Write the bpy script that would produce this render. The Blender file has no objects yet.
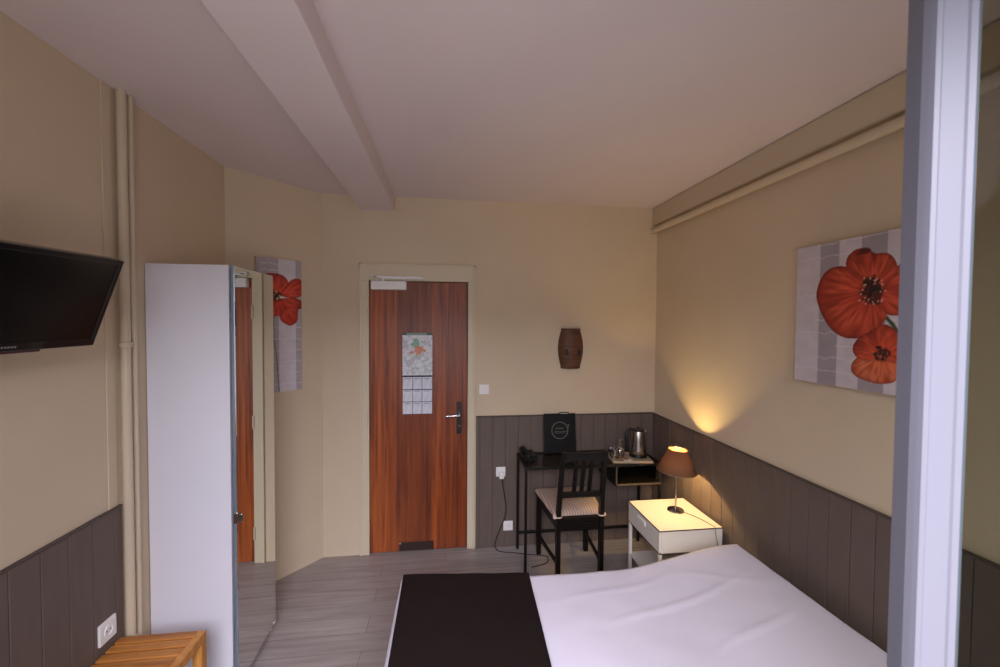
import bpy, bmesh, math, random
import numpy as np
from mathutils import Vector, Matrix, noise
R = math.radians
C = bpy.context.scene.collection
random.seed(7)

# ------------------------------------------------------------------ helpers
def lin(c):
    c = c / 255.0
    return c / 12.92 if c <= 0.04045 else ((c + 0.055) / 1.055) ** 2.4
def rgb(r, g, b): return (lin(r), lin(g), lin(b), 1.0)

def mat(name, col, rough=0.5, metal=0.0, var=0.0, vscale=8.0, vstretch=(1, 1, 1), bump=0.0, bscale=60.0,
        coat=0.0, spec=0.5, sheen=0.0):
    m = bpy.data.materials.new(name); m.use_nodes = True
    nt = m.node_tree; b = nt.nodes['Principled BSDF']
    b.inputs['Base Color'].default_value = col
    b.inputs['Roughness'].default_value = rough
    b.inputs['Metallic'].default_value = metal
    b.inputs['Coat Weight'].default_value = coat
    b.inputs['Specular IOR Level'].default_value = spec
    b.inputs['Sheen Weight'].default_value = sheen
    tc = nt.nodes.new('ShaderNodeTexCoord')
    if var > 0:
        mp = nt.nodes.new('ShaderNodeMapping'); mp.inputs['Scale'].default_value = vstretch
        nt.links.new(tc.outputs['Object'], mp.inputs['Vector'])
        n = nt.nodes.new('ShaderNodeTexNoise'); n.inputs['Scale'].default_value = vscale
        n.inputs['Detail'].default_value = 4
        nt.links.new(mp.outputs['Vector'], n.inputs['Vector'])
        r = nt.nodes.new('ShaderNodeValToRGB')
        r.color_ramp.elements[0].position = .3; r.color_ramp.elements[1].position = .7
        r.color_ramp.elements[0].color = tuple(c * (1 - var) for c in col[:3]) + (1,)
        r.color_ramp.elements[1].color = tuple(min(1, c * (1 + var)) for c in col[:3]) + (1,)
        nt.links.new(n.outputs['Fac'], r.inputs['Fac']); nt.links.new(r.outputs['Color'], b.inputs['Base Color'])
    if bump > 0:
        n2 = nt.nodes.new('ShaderNodeTexNoise'); n2.inputs['Scale'].default_value = bscale
        nt.links.new(tc.outputs['Object'], n2.inputs['Vector'])
        bp = nt.nodes.new('ShaderNodeBump'); bp.inputs['Strength'].default_value = bump
        bp.inputs['Distance'].default_value = .002
        nt.links.new(n2.outputs['Fac'], bp.inputs['Height']); nt.links.new(bp.outputs['Normal'], b.inputs['Normal'])
    return m

def mat_wood(name, dark, light, rough=.4, stretch=(14, 14, .8), scale=1.5, coat=0.0, bands=None, metric=0):
    """streaky grain along the axis with the small stretch; bands = [(pos, factor)] brightness across local X"""
    m = bpy.data.materials.new(name); m.use_nodes = True
    nt = m.node_tree; b = nt.nodes['Principled BSDF']; b.inputs['Roughness'].default_value = rough
    b.inputs['Coat Weight'].default_value = coat
    tc = nt.nodes.new('ShaderNodeTexCoord'); mp = nt.nodes.new('ShaderNodeMapping')
    mp.inputs['Scale'].default_value = stretch
    nt.links.new(tc.outputs['Object'], mp.inputs['Vector'])
    n = nt.nodes.new('ShaderNodeTexNoise'); n.inputs['Scale'].default_value = scale; n.inputs['Detail'].default_value = 6
    n.inputs['Roughness'].default_value = .65; n.inputs['Distortion'].default_value = .4
    nt.links.new(mp.outputs['Vector'], n.inputs['Vector'])
    r = nt.nodes.new('ShaderNodeValToRGB'); r.color_ramp.elements[0].position = .32; r.color_ramp.elements[1].position = .7
    r.color_ramp.elements[0].color = dark; r.color_ramp.elements[1].color = light
    nt.links.new(n.outputs['Fac'], r.inputs['Fac'])
    out = r.outputs['Color']
    if bands:
        sp = nt.nodes.new('ShaderNodeSeparateXYZ'); nt.links.new(tc.outputs['Object'], sp.inputs['Vector'])
        mr = nt.nodes.new('ShaderNodeMapRange'); mr.inputs['From Min'].default_value = bands[0]; mr.inputs['From Max'].default_value = bands[1]
        nt.links.new(sp.outputs['X'], mr.inputs['Value'])
        r2 = nt.nodes.new('ShaderNodeValToRGB')
        el = r2.color_ramp.elements
        pts = bands[2]
        el[0].position = pts[0][0]; el[0].color = (*pts[0][1], 1)
        el[1].position = pts[-1][0]; el[1].color = (*pts[-1][1], 1)
        for p, c in pts[1:-1]:
            e = el.new(p); e.color = (*c, 1)
        nt.links.new(mr.outputs['Result'], r2.inputs['Fac'])
        mx = nt.nodes.new('ShaderNodeMix'); mx.data_type = 'RGBA'; mx.blend_type = 'MULTIPLY'; mx.inputs['Factor'].default_value = 1
        nt.links.new(out, mx.inputs['A']); nt.links.new(r2.outputs['Color'], mx.inputs['B']); out = mx.outputs['Result']
    nt.links.new(out, b.inputs['Base Color'])
    return m

def mat_vcol(name, rough=.6):
    m = bpy.data.materials.new(name); m.use_nodes = True
    nt = m.node_tree; b = nt.nodes['Principled BSDF']; b.inputs['Roughness'].default_value = rough
    a = nt.nodes.new('ShaderNodeAttribute'); a.attribute_name = 'paint'
    nt.links.new(a.outputs['Color'], b.inputs['Base Color']); return m

def mat_glass(name, tint=(.93, .95, .95), gloss=.08, rough=.02, gmax=.7):
    m = bpy.data.materials.new(name); m.use_nodes = True
    nt = m.node_tree; nt.nodes.remove(nt.nodes['Principled BSDF'])
    t = nt.nodes.new('ShaderNodeBsdfTransparent'); t.inputs['Color'].default_value = (*tint, 1)
    g = nt.nodes.new('ShaderNodeBsdfGlossy'); g.inputs['Roughness'].default_value = rough
    lw = nt.nodes.new('ShaderNodeLayerWeight'); lw.inputs['Blend'].default_value = .15
    mr = nt.nodes.new('ShaderNodeMapRange'); mr.inputs['To Min'].default_value = gloss; mr.inputs['To Max'].default_value = gmax
    nt.links.new(lw.outputs['Fresnel'], mr.inputs['Value'])
    mx = nt.nodes.new('ShaderNodeMixShader')
    nt.links.new(mr.outputs['Result'], mx.inputs['Fac']); nt.links.new(t.outputs[0], mx.inputs[1]); nt.links.new(g.outputs[0], mx.inputs[2])
    nt.links.new(mx.outputs[0], nt.nodes['Material Output'].inputs['Surface']); return m

def mat_floor():
    m = bpy.data.materials.new('grey_laminate'); m.use_nodes = True
    nt = m.node_tree; b = nt.nodes['Principled BSDF']
    tc = nt.nodes.new('ShaderNodeTexCoord')
    mp = nt.nodes.new('ShaderNodeMapping')
    nt.links.new(tc.outputs['Object'], mp.inputs['Vector'])
    br = nt.nodes.new('ShaderNodeTexBrick'); br.offset = .37
    br.inputs['Scale'].default_value = 1; br.inputs['Brick Width'].default_value = 1.2; br.inputs['Row Height'].default_value = .13
    br.inputs['Mortar Size'].default_value = .0015; br.inputs['Bias'].default_value = 0
    br.inputs['Color1'].default_value = rgb(158, 148, 145); br.inputs['Color2'].default_value = rgb(170, 160, 157)
    br.inputs['Mortar'].default_value = rgb(120, 112, 110)
    nt.links.new(mp.outputs['Vector'], br.inputs['Vector'])
    mp2 = nt.nodes.new('ShaderNodeMapping'); mp2.inputs['Scale'].default_value = (1.2, 16, 1)
    nt.links.new(tc.outputs['Object'], mp2.inputs['Vector'])
    n = nt.nodes.new('ShaderNodeTexNoise'); n.inputs['Scale'].default_value = 2.2; n.inputs['Detail'].default_value = 6
    nt.links.new(mp2.outputs['Vector'], n.inputs['Vector'])
    r = nt.nodes.new('ShaderNodeValToRGB'); r.color_ramp.elements[0].position = .3; r.color_ramp.elements[1].position = .72
    r.color_ramp.elements[0].color = (.80, .78, .77, 1); r.color_ramp.elements[1].color = (1.12, 1.12, 1.14, 1)
    nt.links.new(n.outputs['Fac'], r.inputs['Fac'])
    mx = nt.nodes.new('ShaderNodeMix'); mx.data_type = 'RGBA'; mx.blend_type = 'MULTIPLY'; mx.inputs['Factor'].default_value = 1
    nt.links.new(br.outputs['Color'], mx.inputs['A']); nt.links.new(r.outputs['Color'], mx.inputs['B'])
    nt.links.new(mx.outputs['Result'], b.inputs['Base Color'])
    b.inputs['Roughness'].default_value = .38
    bp = nt.nodes.new('ShaderNodeBump'); bp.inputs['Strength'].default_value = .25; bp.inputs['Distance'].default_value = .002
    nt.links.new(n.outputs['Fac'], bp.inputs['Height']); nt.links.new(bp.outputs['Normal'], b.inputs['Normal'])
    return m

def mat_shade():
    m = bpy.data.materials.new('brown_lampshade_fabric'); m.use_nodes = True
    nt = m.node_tree; nt.nodes.remove(nt.nodes['Principled BSDF'])
    d = nt.nodes.new('ShaderNodeBsdfDiffuse'); d.inputs['Color'].default_value = rgb(140, 96, 68)
    t = nt.nodes.new('ShaderNodeBsdfTranslucent'); t.inputs['Color'].default_value = rgb(170, 116, 78)
    mx = nt.nodes.new('ShaderNodeMixShader'); mx.inputs['Fac'].default_value = .07
    nt.links.new(d.outputs[0], mx.inputs[1]); nt.links.new(t.outputs[0], mx.inputs[2])
    nt.links.new(mx.outputs[0], nt.nodes['Material Output'].inputs['Surface']); return m

def mat_emit(name, col, s):
    m = bpy.data.materials.new(name); m.use_nodes = True
    b = m.node_tree.nodes['Principled BSDF']
    b.inputs['Emission Color'].default_value = col; b.inputs['Emission Strength'].default_value = s; return m

def mat_stripe(name, c1, c2, scale=30, axis='X'):
    m = bpy.data.materials.new(name); m.use_nodes = True
    nt = m.node_tree; b = nt.nodes['Principled BSDF']; b.inputs['Roughness'].default_value = .9
    tc = nt.nodes.new('ShaderNodeTexCoord'); w = nt.nodes.new('ShaderNodeTexWave')
    w.bands_direction = axis; w.inputs['Scale'].default_value = scale
    nt.links.new(tc.outputs['Object'], w.inputs['Vector'])
    r = nt.nodes.new('ShaderNodeValToRGB'); r.color_ramp.elements[0].color = c1; r.color_ramp.elements[1].color = c2
    r.color_ramp.elements[0].position = .3; r.color_ramp.elements[1].position = .6
    nt.links.new(w.outputs['Fac'], r.inputs['Fac']); nt.links.new(r.outputs['Color'], b.inputs['Base Color']); return m

ROOTLOC = {}
def obj(name, bm, m, parent=None, smooth=False, loc=None):
    """link a bmesh given in WORLD coordinates as one object; a child is stored relative to its thing"""
    o0 = Vector((0, 0, 0))
    if parent is not None: o0 = ROOTLOC[parent.name]
    elif loc is not None: o0 = Vector(loc)
    bmesh.ops.translate(bm, verts=bm.verts, vec=-o0)
    bmesh.ops.recalc_face_normals(bm, faces=bm.faces)
    me = bpy.data.meshes.new(name); bm.to_mesh(me); bm.free()
    if smooth:
        for p in me.polygons: p.use_smooth = True
    me.materials.append(m)
    o = bpy.data.objects.new(name, me); C.objects.link(o)
    if parent is not None: o.parent = parent
    elif loc is not None: o.location = o0
    ROOTLOC[o.name] = o0
    if smooth == 'auto':
        me.set_sharp_from_angle(angle=R(35))
    return o
def thing(name, label, cat, loc, group=None):
    o = bpy.data.objects.new(name, None); C.objects.link(o); o.location = loc; o.empty_display_size = .1
    o['label'] = label; o['category'] = cat
    if group: o['group'] = group
    ROOTLOC[o.name] = Vector(loc); return o
def tag(o, label, cat, group=None):
    o['label'] = label; o['category'] = cat
    if group: o['group'] = group
    return o
def struct(name, bm, m, parent=None, smooth=False):
    o = obj(name, bm, m, parent, smooth)
    if parent is None: o['kind'] = 'structure'
    return o

def bx(bm, x0, x1, y0, y1, z0, z1, bev=0.0, M=None, seg=2):
    g = bmesh.ops.create_cube(bm, size=1)
    vs = g['verts']
    for v in vs:
        v.co = Vector(((x0 + x1) / 2 + v.co.x * (x1 - x0), (y0 + y1) / 2 + v.co.y * (y1 - y0), (z0 + z1) / 2 + v.co.z * (z1 - z0)))
    if bev > 0:
        es = list({e for v in vs for e in v.link_edges})
        r = bmesh.ops.bevel(bm, geom=es, offset=bev, segments=seg, profile=.5, affect='EDGES')
        vs = list({v for f in r['faces'] for v in f.verts} | {v for v in vs if v.is_valid})
    if M is not None:
        bmesh.ops.transform(bm, matrix=M, verts=vs)
    return vs
def beam(bm, a, b, w, d, up=Vector((0, 0, 1)), bev=.002):
    """rectangular bar from a to b, w across, d deep"""
    a = Vector(a); b = Vector(b); z = (b - a).normalized()
    x = up.cross(z)
    if x.length < 1e-4: x = Vector((1, 0, 0))
    x.normalize(); y = z.cross(x)
    M = Matrix((x, y, z)).transposed().to_4x4(); M.translation = a
    bx(bm, -w / 2, w / 2, -d / 2, d / 2, 0, (b - a).length, bev, M, 1)
def tube(bm, pts, r, n=10, cap=True):
    pts = [Vector(p) for p in pts]; rings = []
    prev = None
    for i, p in enumerate(pts):
        t = (pts[min(i + 1, len(pts) - 1)] - pts[max(i - 1, 0)]).normalized()
        if prev is None:
            u = t.orthogonal().normalized()
        else:
            u = (prev - t * prev.dot(t)).normalized()
        prev = u; v = t.cross(u)
        rr = r[i] if isinstance(r, (list, tuple)) else r
        rings.append([bm.verts.new(p + (u * math.cos(2 * math.pi * k / n) + v * math.sin(2 * math.pi * k / n)) * rr) for k in range(n)])
    for a, b in zip(rings, rings[1:]):
        for k in range(n): bm.faces.new((a[k], a[(k + 1) % n], b[(k + 1) % n], b[k]))
    if cap: bm.faces.new(rings[0][::-1]); bm.faces.new(rings[-1])
def lathe(bm, prof, c, n=32, M=None, cap=True):
    """prof: [(r, z)] about a vertical axis through c"""
    rings = []
    for r, z in prof:
        ring = []
        for k in range(n):
            a = 2 * math.pi * k / n
            p = Vector((r * math.cos(a), r * math.sin(a), z))
            if M is not None: p = M @ p
            ring.append(bm.verts.new(p + Vector(c)))
        rings.append(ring)
    for a, b in zip(rings, rings[1:]):
        for k in range(n): bm.faces.new((a[k], a[(k + 1) % n], b[(k + 1) % n], b[k]))
    if cap: bm.faces.new(rings[0][::-1]); bm.faces.new(rings[-1])
def poly_prism(bm, pts, z0, z1):
    lo = [bm.verts.new((x, y, z0)) for x, y in pts]; hi = [bm.verts.new((x, y, z1)) for x, y in pts]
    bm.faces.new(lo[::-1]); bm.faces.new(hi)
    n = len(pts)
    for i in range(n): bm.faces.new((lo[i], lo[(i + 1) % n], hi[(i + 1) % n], hi[i]))
def curve_pts(pts, n=8):
    """Catmull-Rom through pts"""
    P = [Vector(p) for p in pts]; out = []
    for i in range(len(P) - 1):
        p0 = P[max(i - 1, 0)]; p1 = P[i]; p2 = P[i + 1]; p3 = P[min(i + 2, len(P) - 1)]
        for k in range(n):
            t = k / n
            out.append(.5 * ((2 * p1) + (-p0 + p2) * t + (2 * p0 - 5 * p1 + 4 * p2 - p3) * t * t + (-p0 + 3 * p1 - 3 * p2 + p3) * t ** 3))
    out.append(P[-1]); return out
def B(): return bmesh.new()

# ------------------------------------------------------------------ materials
M_wall = mat('beige_wall_paint', rgb(211, 193, 166), .85, var=.025, vscale=3, bump=.25, bscale=150)
M_white_wall = mat('white_ceiling_paint', rgb(224, 212, 212), .9, var=.02, vscale=2, bump=.2, bscale=90)
M_pipe = mat('beige_gloss_paint', rgb(205, 189, 163), .45, bump=.1, bscale=80)
M_frame = mat('beige_door_frame_paint', rgb(212, 199, 172), .5, bump=.1, bscale=60)
M_taupe = mat('taupe_painted_boards', rgb(101, 87, 79), .65, var=.06, vscale=5, vstretch=(6, 6, 1), bump=.15, bscale=120)
M_taupe_cap = mat('taupe_painted_cap', rgb(80, 68, 61), .6)
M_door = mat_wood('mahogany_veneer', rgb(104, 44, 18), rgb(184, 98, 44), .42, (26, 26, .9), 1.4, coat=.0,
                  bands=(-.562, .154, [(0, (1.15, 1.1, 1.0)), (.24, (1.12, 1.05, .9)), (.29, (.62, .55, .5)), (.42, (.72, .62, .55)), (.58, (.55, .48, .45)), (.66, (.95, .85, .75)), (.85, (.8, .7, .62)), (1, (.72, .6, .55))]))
M_grille = mat('dark_brown_grille', rgb(48, 24, 16), .5)
M_white = mat('white_melamine', rgb(226, 224, 232), .4, var=.01)
M_white_lacquer = mat('white_lacquer', rgb(228, 222, 214), .35)
M_plastic = mat('white_plastic', rgb(236, 234, 232), .35)
M_mirror = mat('mirror_glass', (.86, .88, .85, 1), .0, 1.0)
M_alu = mat('grey_blue_aluminium_edge', rgb(150, 165, 182), .35, .6)
M_chrome = mat('chrome', rgb(215, 215, 215), .12, 1.0)
M_steel = mat('brushed_steel', rgb(190, 184, 176), .25, 1.0, var=.05, vscale=20, vstretch=(1, 1, .05))
M_darksteel = mat('dark_handle_plate', rgb(62, 62, 62), .35, .7)
M_black = mat('black_plastic', rgb(20, 20, 21), .35)
M_blackmetal = mat('black_painted_metal', rgb(15, 12, 11), .45, spec=.35)
M_blackwood = mat('black_brown_stained_wood', rgb(14, 10, 9), .42, spec=.3, var=.2, vscale=6, vstretch=(6, 6, 1))
M_screen = mat('tv_screen', rgb(7, 7, 8), .18, spec=.6)
M_bezel = mat('tv_bezel', rgb(16, 16, 18), .22, coat=.3)
M_redtrim = mat('dark_red_underside', rgb(70, 16, 12), .3)
M_shade = mat_shade()
M_bulb = mat_emit('warm_bulb', (1, .72, .38, 1), 30)
M_sheet = mat('white_cotton_sheet', rgb(218, 212, 226), .85, var=.012, vscale=5, bump=.15, bscale=220, sheen=.2)
M_runner = mat('dark_brown_runner_fabric', rgb(30, 20, 18), .95, bump=.4, bscale=400, sheen=0.0, spec=.15)
M_mattress = mat('white_mattress_ticking', rgb(225, 222, 220), .9)
M_teak = mat_wood('oiled_teak', rgb(150, 88, 34), rgb(214, 146, 72), .45, (1.2, 18, 18), 1.6)
M_teak_leg = mat_wood('oiled_teak_leg', rgb(176, 110, 44), rgb(224, 160, 84), .45, (18, 18, 1.2), 1.6)
M_cushion = mat_stripe('striped_cushion_cloth', rgb(158, 134, 118), rgb(186, 164, 148), 17)
M_floor = mat_floor()
M_glass = mat_glass('window_glass', (.66, .67, .62), .001, .02, .015)
M_deskglass = mat_glass('desk_glass', (.82, .8, .78), .05, .05)
M_tumbler = mat_glass('clear_glass', (.93, .93, .93), .25, .05)
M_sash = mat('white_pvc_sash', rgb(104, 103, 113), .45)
M_gasket = mat('dark_rubber_gasket', rgb(50, 58, 62), .6)
M_edge = mat('dark_brown_edge', rgb(66, 42, 30), .5)
M_menu = mat('black_leatherette', rgb(9, 8, 8), .45, spec=.25)
M_menuprint = mat('grey_print', rgb(130, 124, 116), .5)
M_paper = mat('white_paper', rgb(228, 226, 222), .7)
M_tray = mat('pale_tray', rgb(170, 150, 124), .45)
M_wicker = mat_wood('brown_wicker', rgb(66, 38, 24), rgb(112, 70, 46), .6, (3, 3, 30), 2.0)
M_wickerdark = mat('dark_wicker_opening', rgb(40, 20, 12), .6)
M_vcol = mat_vcol('printed_colours', .6)
M_ply = mat('canvas_edge', rgb(190, 182, 180), .8)
M_cord = mat('black_cord', rgb(22, 20, 20), .5)

# ------------------------------------------------------------------ room
XL, XR, YB, H, YN = -1.316, 1.668, 3.141, 2.656, .12
A = (XL, 2.676); Bp = (-.896, YB)
D0, D1, DH = -.5655, .158, 2.04
b = B(); bx(b, -1.6, 1.9, -.5, 3.4, -.1, 0); struct('floor', b, M_floor)
b = B(); bx(b, -1.6, 1.9, -.5, 3.4, H, H + .1); struct('ceiling', b, M_white_wall)
b = B(); bx(b, XL - .1, XL, YN, A[1], 0, H); struct('wall_left', b, M_wall)
b = B(); bx(b, XR, XR + .1, YN, YB + .1, 0, H); struct('wall_right', b, M_wall)
b = B(); poly_prism(b, [A, Bp, (Bp[0], YB + .1), (XL - .1, YB + .1), (XL - .1, A[1])], 0, H); struct('wall_corner', b, M_wall)
b = B(); bx(b, Bp[0], D0, YB, YB + .1, 0, H); bx(b, D1, XR, YB, YB + .1, 0, H); bx(b, D0, D1, YB, YB + .1, DH, H)
bx(b, D0 - .05, D1 + .05, YB + .1, YB + .14, 0, DH + .05)
struct('wall_back', b, M_wall)
# window wall behind the viewer, with its opening
W0, W1, WZ0, WZ1 = -.85, 1.22, .95, 2.24
b = B(); bx(b, XL - .1, W0, YN - .25, YN, 0, H); bx(b, W1, XR + .1, YN - .25, YN, 0, H)
bx(b, W0, W1, YN - .25, YN, 0, WZ0); bx(b, W0, W1, YN - .25, YN, WZ1, H)
struct('wall_front', b, M_wall)
# ceiling beam
b = B(); bx(b, -.6204, -.3832, YN, YB, 2.548, H, .004); struct('trim_1', b, M_white_wall)
# boxed band below the ceiling on the right wall
b = B(); bx(b, XR - .045, XR, YN, YB, 2.515, H, .012, seg=3); struct('trim_2', b, M_pipe)
# board wainscots: grooved boards, one mesh per wall
def wainscot(name, axis, c, a0, a1, z1, out, phase=0.0):
    b = B(); a = a0 + phase
    if phase > 0: a -= .1
    while a < a1 - .004:
        s, e = max(a, a0) + .0015, min(a + .1, a1) - .0015
        if e - s > .004:
            if axis == 'X': bx(b, s, e, c - out, c, 0, z1, .0015, seg=1)
            elif c > 0: bx(b, c - out, c, s, e, 0, z1, .0015, seg=1)
            else: bx(b, c, c + out, s, e, 0, z1, .0015, seg=1)
        a += .1
    # recessed back board so the grooves read as grooves
    o2 = out - .006
    if axis == 'X': bx(b, a0, a1, c - o2, c, 0, z1 - .002)
    elif c > 0: bx(b, c - o2, c, a0, a1, 0, z1 - .002)
    else: bx(b, c, c + o2, a0, a1, 0, z1 - .002)
    o = struct(name, b, M_taupe)
    b = B(); t = out + .003
    if axis == 'X': bx(b, a0, a1, c - t, c, z1 - .001, z1 + .01, .003, seg=1)
    elif c > 0: bx(b, c - t, c, a0, a1, z1 - .001, z1 + .01, .003, seg=1)
    else: bx(b, c, c + t, a0, a1, z1 - .001, z1 + .01, .003, seg=1)
    struct('cap_rail', b, M_taupe_cap, o)
wainscot('trim_3', 'X', YB, .224, XR - .014, 1.013, .012, .027)
wainscot('trim_4', 'Y', XR, YN, YB, 1.007, .012, .066)
wainscot('trim_5', 'Y', XL, YN, 1.838, .985, .012, .078)
# batten next to the pipes on the left wall
b = B(); bx(b, XL, XL + .004, 1.785, 1.83, .99, H, .0015); struct('trim_6', b, M_wall)

# ------------------------------------------------------------------ entry door
b = B(); bx(b, D0 + .003, D1 - .003, YB + .004, YB + .044, .006, DH - .004, .002)
door = struct('door_1', b, M_door)
b = B()
fr = .066
bx(b, D0 - fr, D0, YB - .014, YB + .06, 0, DH + .0, .004); bx(b, D1, D1 + .05, YB - .014, YB + .06, 0, DH, .004)
bx(b, D0 - fr, D1 + .05, YB - .014, YB + .06, DH, DH + .115, .004)
bx(b, D0 - fr - .004, D0 - fr + .012, YB - .02, YB, 0, DH + .125, .003); bx(b, D1 + .04, D1 + .056, YB - .02, YB, 0, DH + .125, .003)
bx(b, D0 - fr - .004, D1 + .056, YB - .02, YB, DH + .109, DH + .125, .003)
struct('trim_7', b, M_frame)
b = B(); bx(b, .076, .112, YB - .005, YB + .006, .89, 1.135, .003)
pl = obj('handle_plate', b, M_darksteel, door)
b = B()
tube(b, [(.096, YB - .002, 1.035), (.096, YB - .045, 1.035)], .010, 14)
tube(b, curve_pts([(.098, YB - .045, 1.035), (.06, YB - .048, 1.037), (.01, YB - .046, 1.034), (-.012, YB - .044, 1.030)], 5), .0085, 12)
obj('door_handle', b, M_chrome, door, smooth='auto')
b = B()
lathe(b, [(.009, 0), (.009, .006)], (.096, YB - .004, .95), 16, Matrix.Rotation(R(90), 3, 'X'))
obj('lock_cylinder', b, M_chrome, door)
b = B()
for i in range(5): bx(b, -.345, -.10, YB - .004, YB + .005, .016 + i * .011, .023 + i * .011, .001)
bx(b, -.35, -.095, YB - .002, YB + .005, .010, .074, .001)
obj('vent_grille', b, M_grille, door)
b = B(); lathe(b, [(.005, 0), (.005, .005)], (-.343, YB - .002, .07), 10, Matrix.Rotation(R(90), 3, 'X')); obj('screw', b, M_chrome, door)
b = B(); bx(b, -.546, -.294, YB - .052, YB + .004, 1.972, 2.036, .006)
dc = obj('door_closer', b, M_plastic, door)
b = B(); bx(b, -.535, -.175, YB - .045, YB - .015, 2.058, 2.072, .003)
tube(b, [(-.46, YB - .03, 2.03), (-.46, YB - .03, 2.062)], .009, 12)
bx(b, -.475, -.17, YB - .04, YB - .025, 2.052, 2.06, .002)
bx(b, -.545, -.5, YB - .045, YB - .012, 2.054, 2.078, .003)
obj('slide_rail', b, M_plastic, dc)
for z in (1.80, 1.02, .22):
    b = B(); tube(b, [(D0 - .004, YB - .018, z - .045), (D0 - .004, YB - .018, z + .045)], .007, 10)
    obj('hinge', b, M_frame, door)

# ------------------------------------------------------------------ window sash, swung into the room
SP = Vector((.532, .417, 0)); ang = R(-20)
SM = Matrix.Translation(SP) @ Matrix.Rotation(ang, 4, 'Z')   # local x along the sash, local y into the room
sw, st, sz0, sz1 = .69, .05, .97, 2.225
def sash_rail(bm, prof, x0, z0, z1):
    """prof = [(x, y)] closed outline, vertical extrusion"""
    lo = [bm.verts.new(SM @ Vector((x0 + x, y, z0))) for x, y in prof]; hi = [bm.verts.new(SM @ Vector((x0 + x, y, z1))) for x, y in prof]
    bm.faces.new(lo[::-1]); bm.faces.new(hi)
    for i in range(len(prof)):
        bm.faces.new((lo[i], lo[(i + 1) % len(prof)], hi[(i + 1) % len(prof)], hi[i]))
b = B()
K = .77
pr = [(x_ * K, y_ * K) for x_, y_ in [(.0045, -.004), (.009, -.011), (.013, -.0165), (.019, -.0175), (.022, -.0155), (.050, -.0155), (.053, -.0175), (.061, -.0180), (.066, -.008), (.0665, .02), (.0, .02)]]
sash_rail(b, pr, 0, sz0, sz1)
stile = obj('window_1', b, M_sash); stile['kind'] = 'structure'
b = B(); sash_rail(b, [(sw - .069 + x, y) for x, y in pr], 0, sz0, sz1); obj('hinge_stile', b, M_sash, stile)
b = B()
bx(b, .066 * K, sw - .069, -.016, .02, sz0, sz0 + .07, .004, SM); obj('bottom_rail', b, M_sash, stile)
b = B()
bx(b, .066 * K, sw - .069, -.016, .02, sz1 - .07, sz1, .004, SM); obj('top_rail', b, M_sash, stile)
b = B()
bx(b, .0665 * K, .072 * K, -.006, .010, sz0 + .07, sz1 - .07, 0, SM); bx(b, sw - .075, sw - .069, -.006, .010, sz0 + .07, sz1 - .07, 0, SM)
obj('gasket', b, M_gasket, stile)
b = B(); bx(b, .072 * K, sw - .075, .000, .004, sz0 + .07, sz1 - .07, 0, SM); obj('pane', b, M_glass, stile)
# fixed frame in the opening
b = B()
bx(b, W0, W0 + .04, YN - .07, YN - .01, WZ0, WZ1, .003); bx(b, W1 - .012, W1, YN - .07, YN - .01, WZ0, WZ1, .003)
bx(b, W0, W1, YN - .07, YN - .01, WZ1 - .02, WZ1, .003); bx(b, W0, W1, YN - .07, YN + .0, WZ0, WZ0 + .02, .003)
struct('window_2', b, M_sash)

# ------------------------------------------------------------------ pipes
def pipe(name, pts, r, label, collars=()):
    b = B(); tube(b, pts, r, 16)
    o = obj(name, b, M_pipe, smooth='auto'); tag(o, label, 'pipe')
    for z in collars:
        b = B(); x, y = pts[0][0], pts[0][1]
        lathe(b, [(r, -.012), (r + .005, -.010), (r + .005, .010), (r, .012)], (x, y, z), 16); obj('coupling', b, M_pipe, o, smooth='auto')
    return o
pipe('heating_pipe', [(XL + .026, 1.852, 0.0), (XL + .026, 1.852, H)], .017, 'beige vertical pipe on the left wall, the thicker one beside the wainscot edge', (1.64, .42))
pipe('heating_pipe', [(XL + .024, 1.900, 0.0), (XL + .024, 1.900, H)], .012, 'thinner beige vertical pipe on the left wall, next to the white wardrobe')
b = B(); tube(b, [(XR - .040, YN, 2.474), (XR - .040, YB, 2.474)], .022, 16)
o = obj('heating_pipe', b, M_pipe, smooth='auto'); tag(o, 'long beige horizontal pipe running under the ceiling along the right wall', 'pipe')

# ------------------------------------------------------------------ wardrobe with mirror door
wx0, wx1, wy0, wy1, wh = -1.312, -.972, 2.0, 2.433, 1.99
t = thing('wardrobe', 'tall narrow white wardrobe with a full-length mirror door', 'wardrobe', ((wx0 + wx1) / 2, (wy0 + wy1) / 2, 0))
for nm, y in (('side_panel', wy0), ('side_panel', wy1 - .018)):
    b = B(); bx(b, wx0, wx1, y, y + .018, 0, wh, .0015); obj(nm, b, M_white, t)
b = B(); bx(b, wx0, wx1, wy0 + .018, wy1 - .018, wh - .018, wh, .001); obj('top_panel', b, M_white, t)
b = B(); bx(b, wx0, wx1, wy0 + .018, wy1 - .018, .05, .068, .001); obj('bottom_panel', b, M_white, t)
b = B(); bx(b, wx0, wx0 + .006, wy0 + .018, wy1 - .018, .05, wh - .018); obj('back_panel', b, M_white, t)
b = B(); bx(b, wx1 - .03, wx1 - .012, wy0 + .018, wy1 - .018, 0, .05, .001); obj('plinth', b, M_white, t)
MR = Matrix.Translation((wx1, wy1, 0)) @ Matrix.Rotation(R(.9), 4, 'Z') @ Matrix.Translation((-wx1, -wy1, 0))
b = B(); bx(b, wx1 + .002, wx1 + .015, wy0, wy1, .045, wh, .001, MR); dr = obj('door', b, M_alu, t)
b = B(); bx(b, wx1 + .015, wx1 + .019, wy0 + .004, wy1 - .002, .05, wh - .004, 0, MR); obj('mirror', b, M_mirror, dr)
b = B()
bx(b, wx1 + .004, wx1 + .024, wy0 - .004, wy0 + .014, .815, .862, .002, MR)
bx(b, wx1 + .024, wx1 + .04, wy0 + .0, wy0 + .016, .82, .857, .003, MR)
obj('door_knob', b, M_steel, dr)
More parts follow.
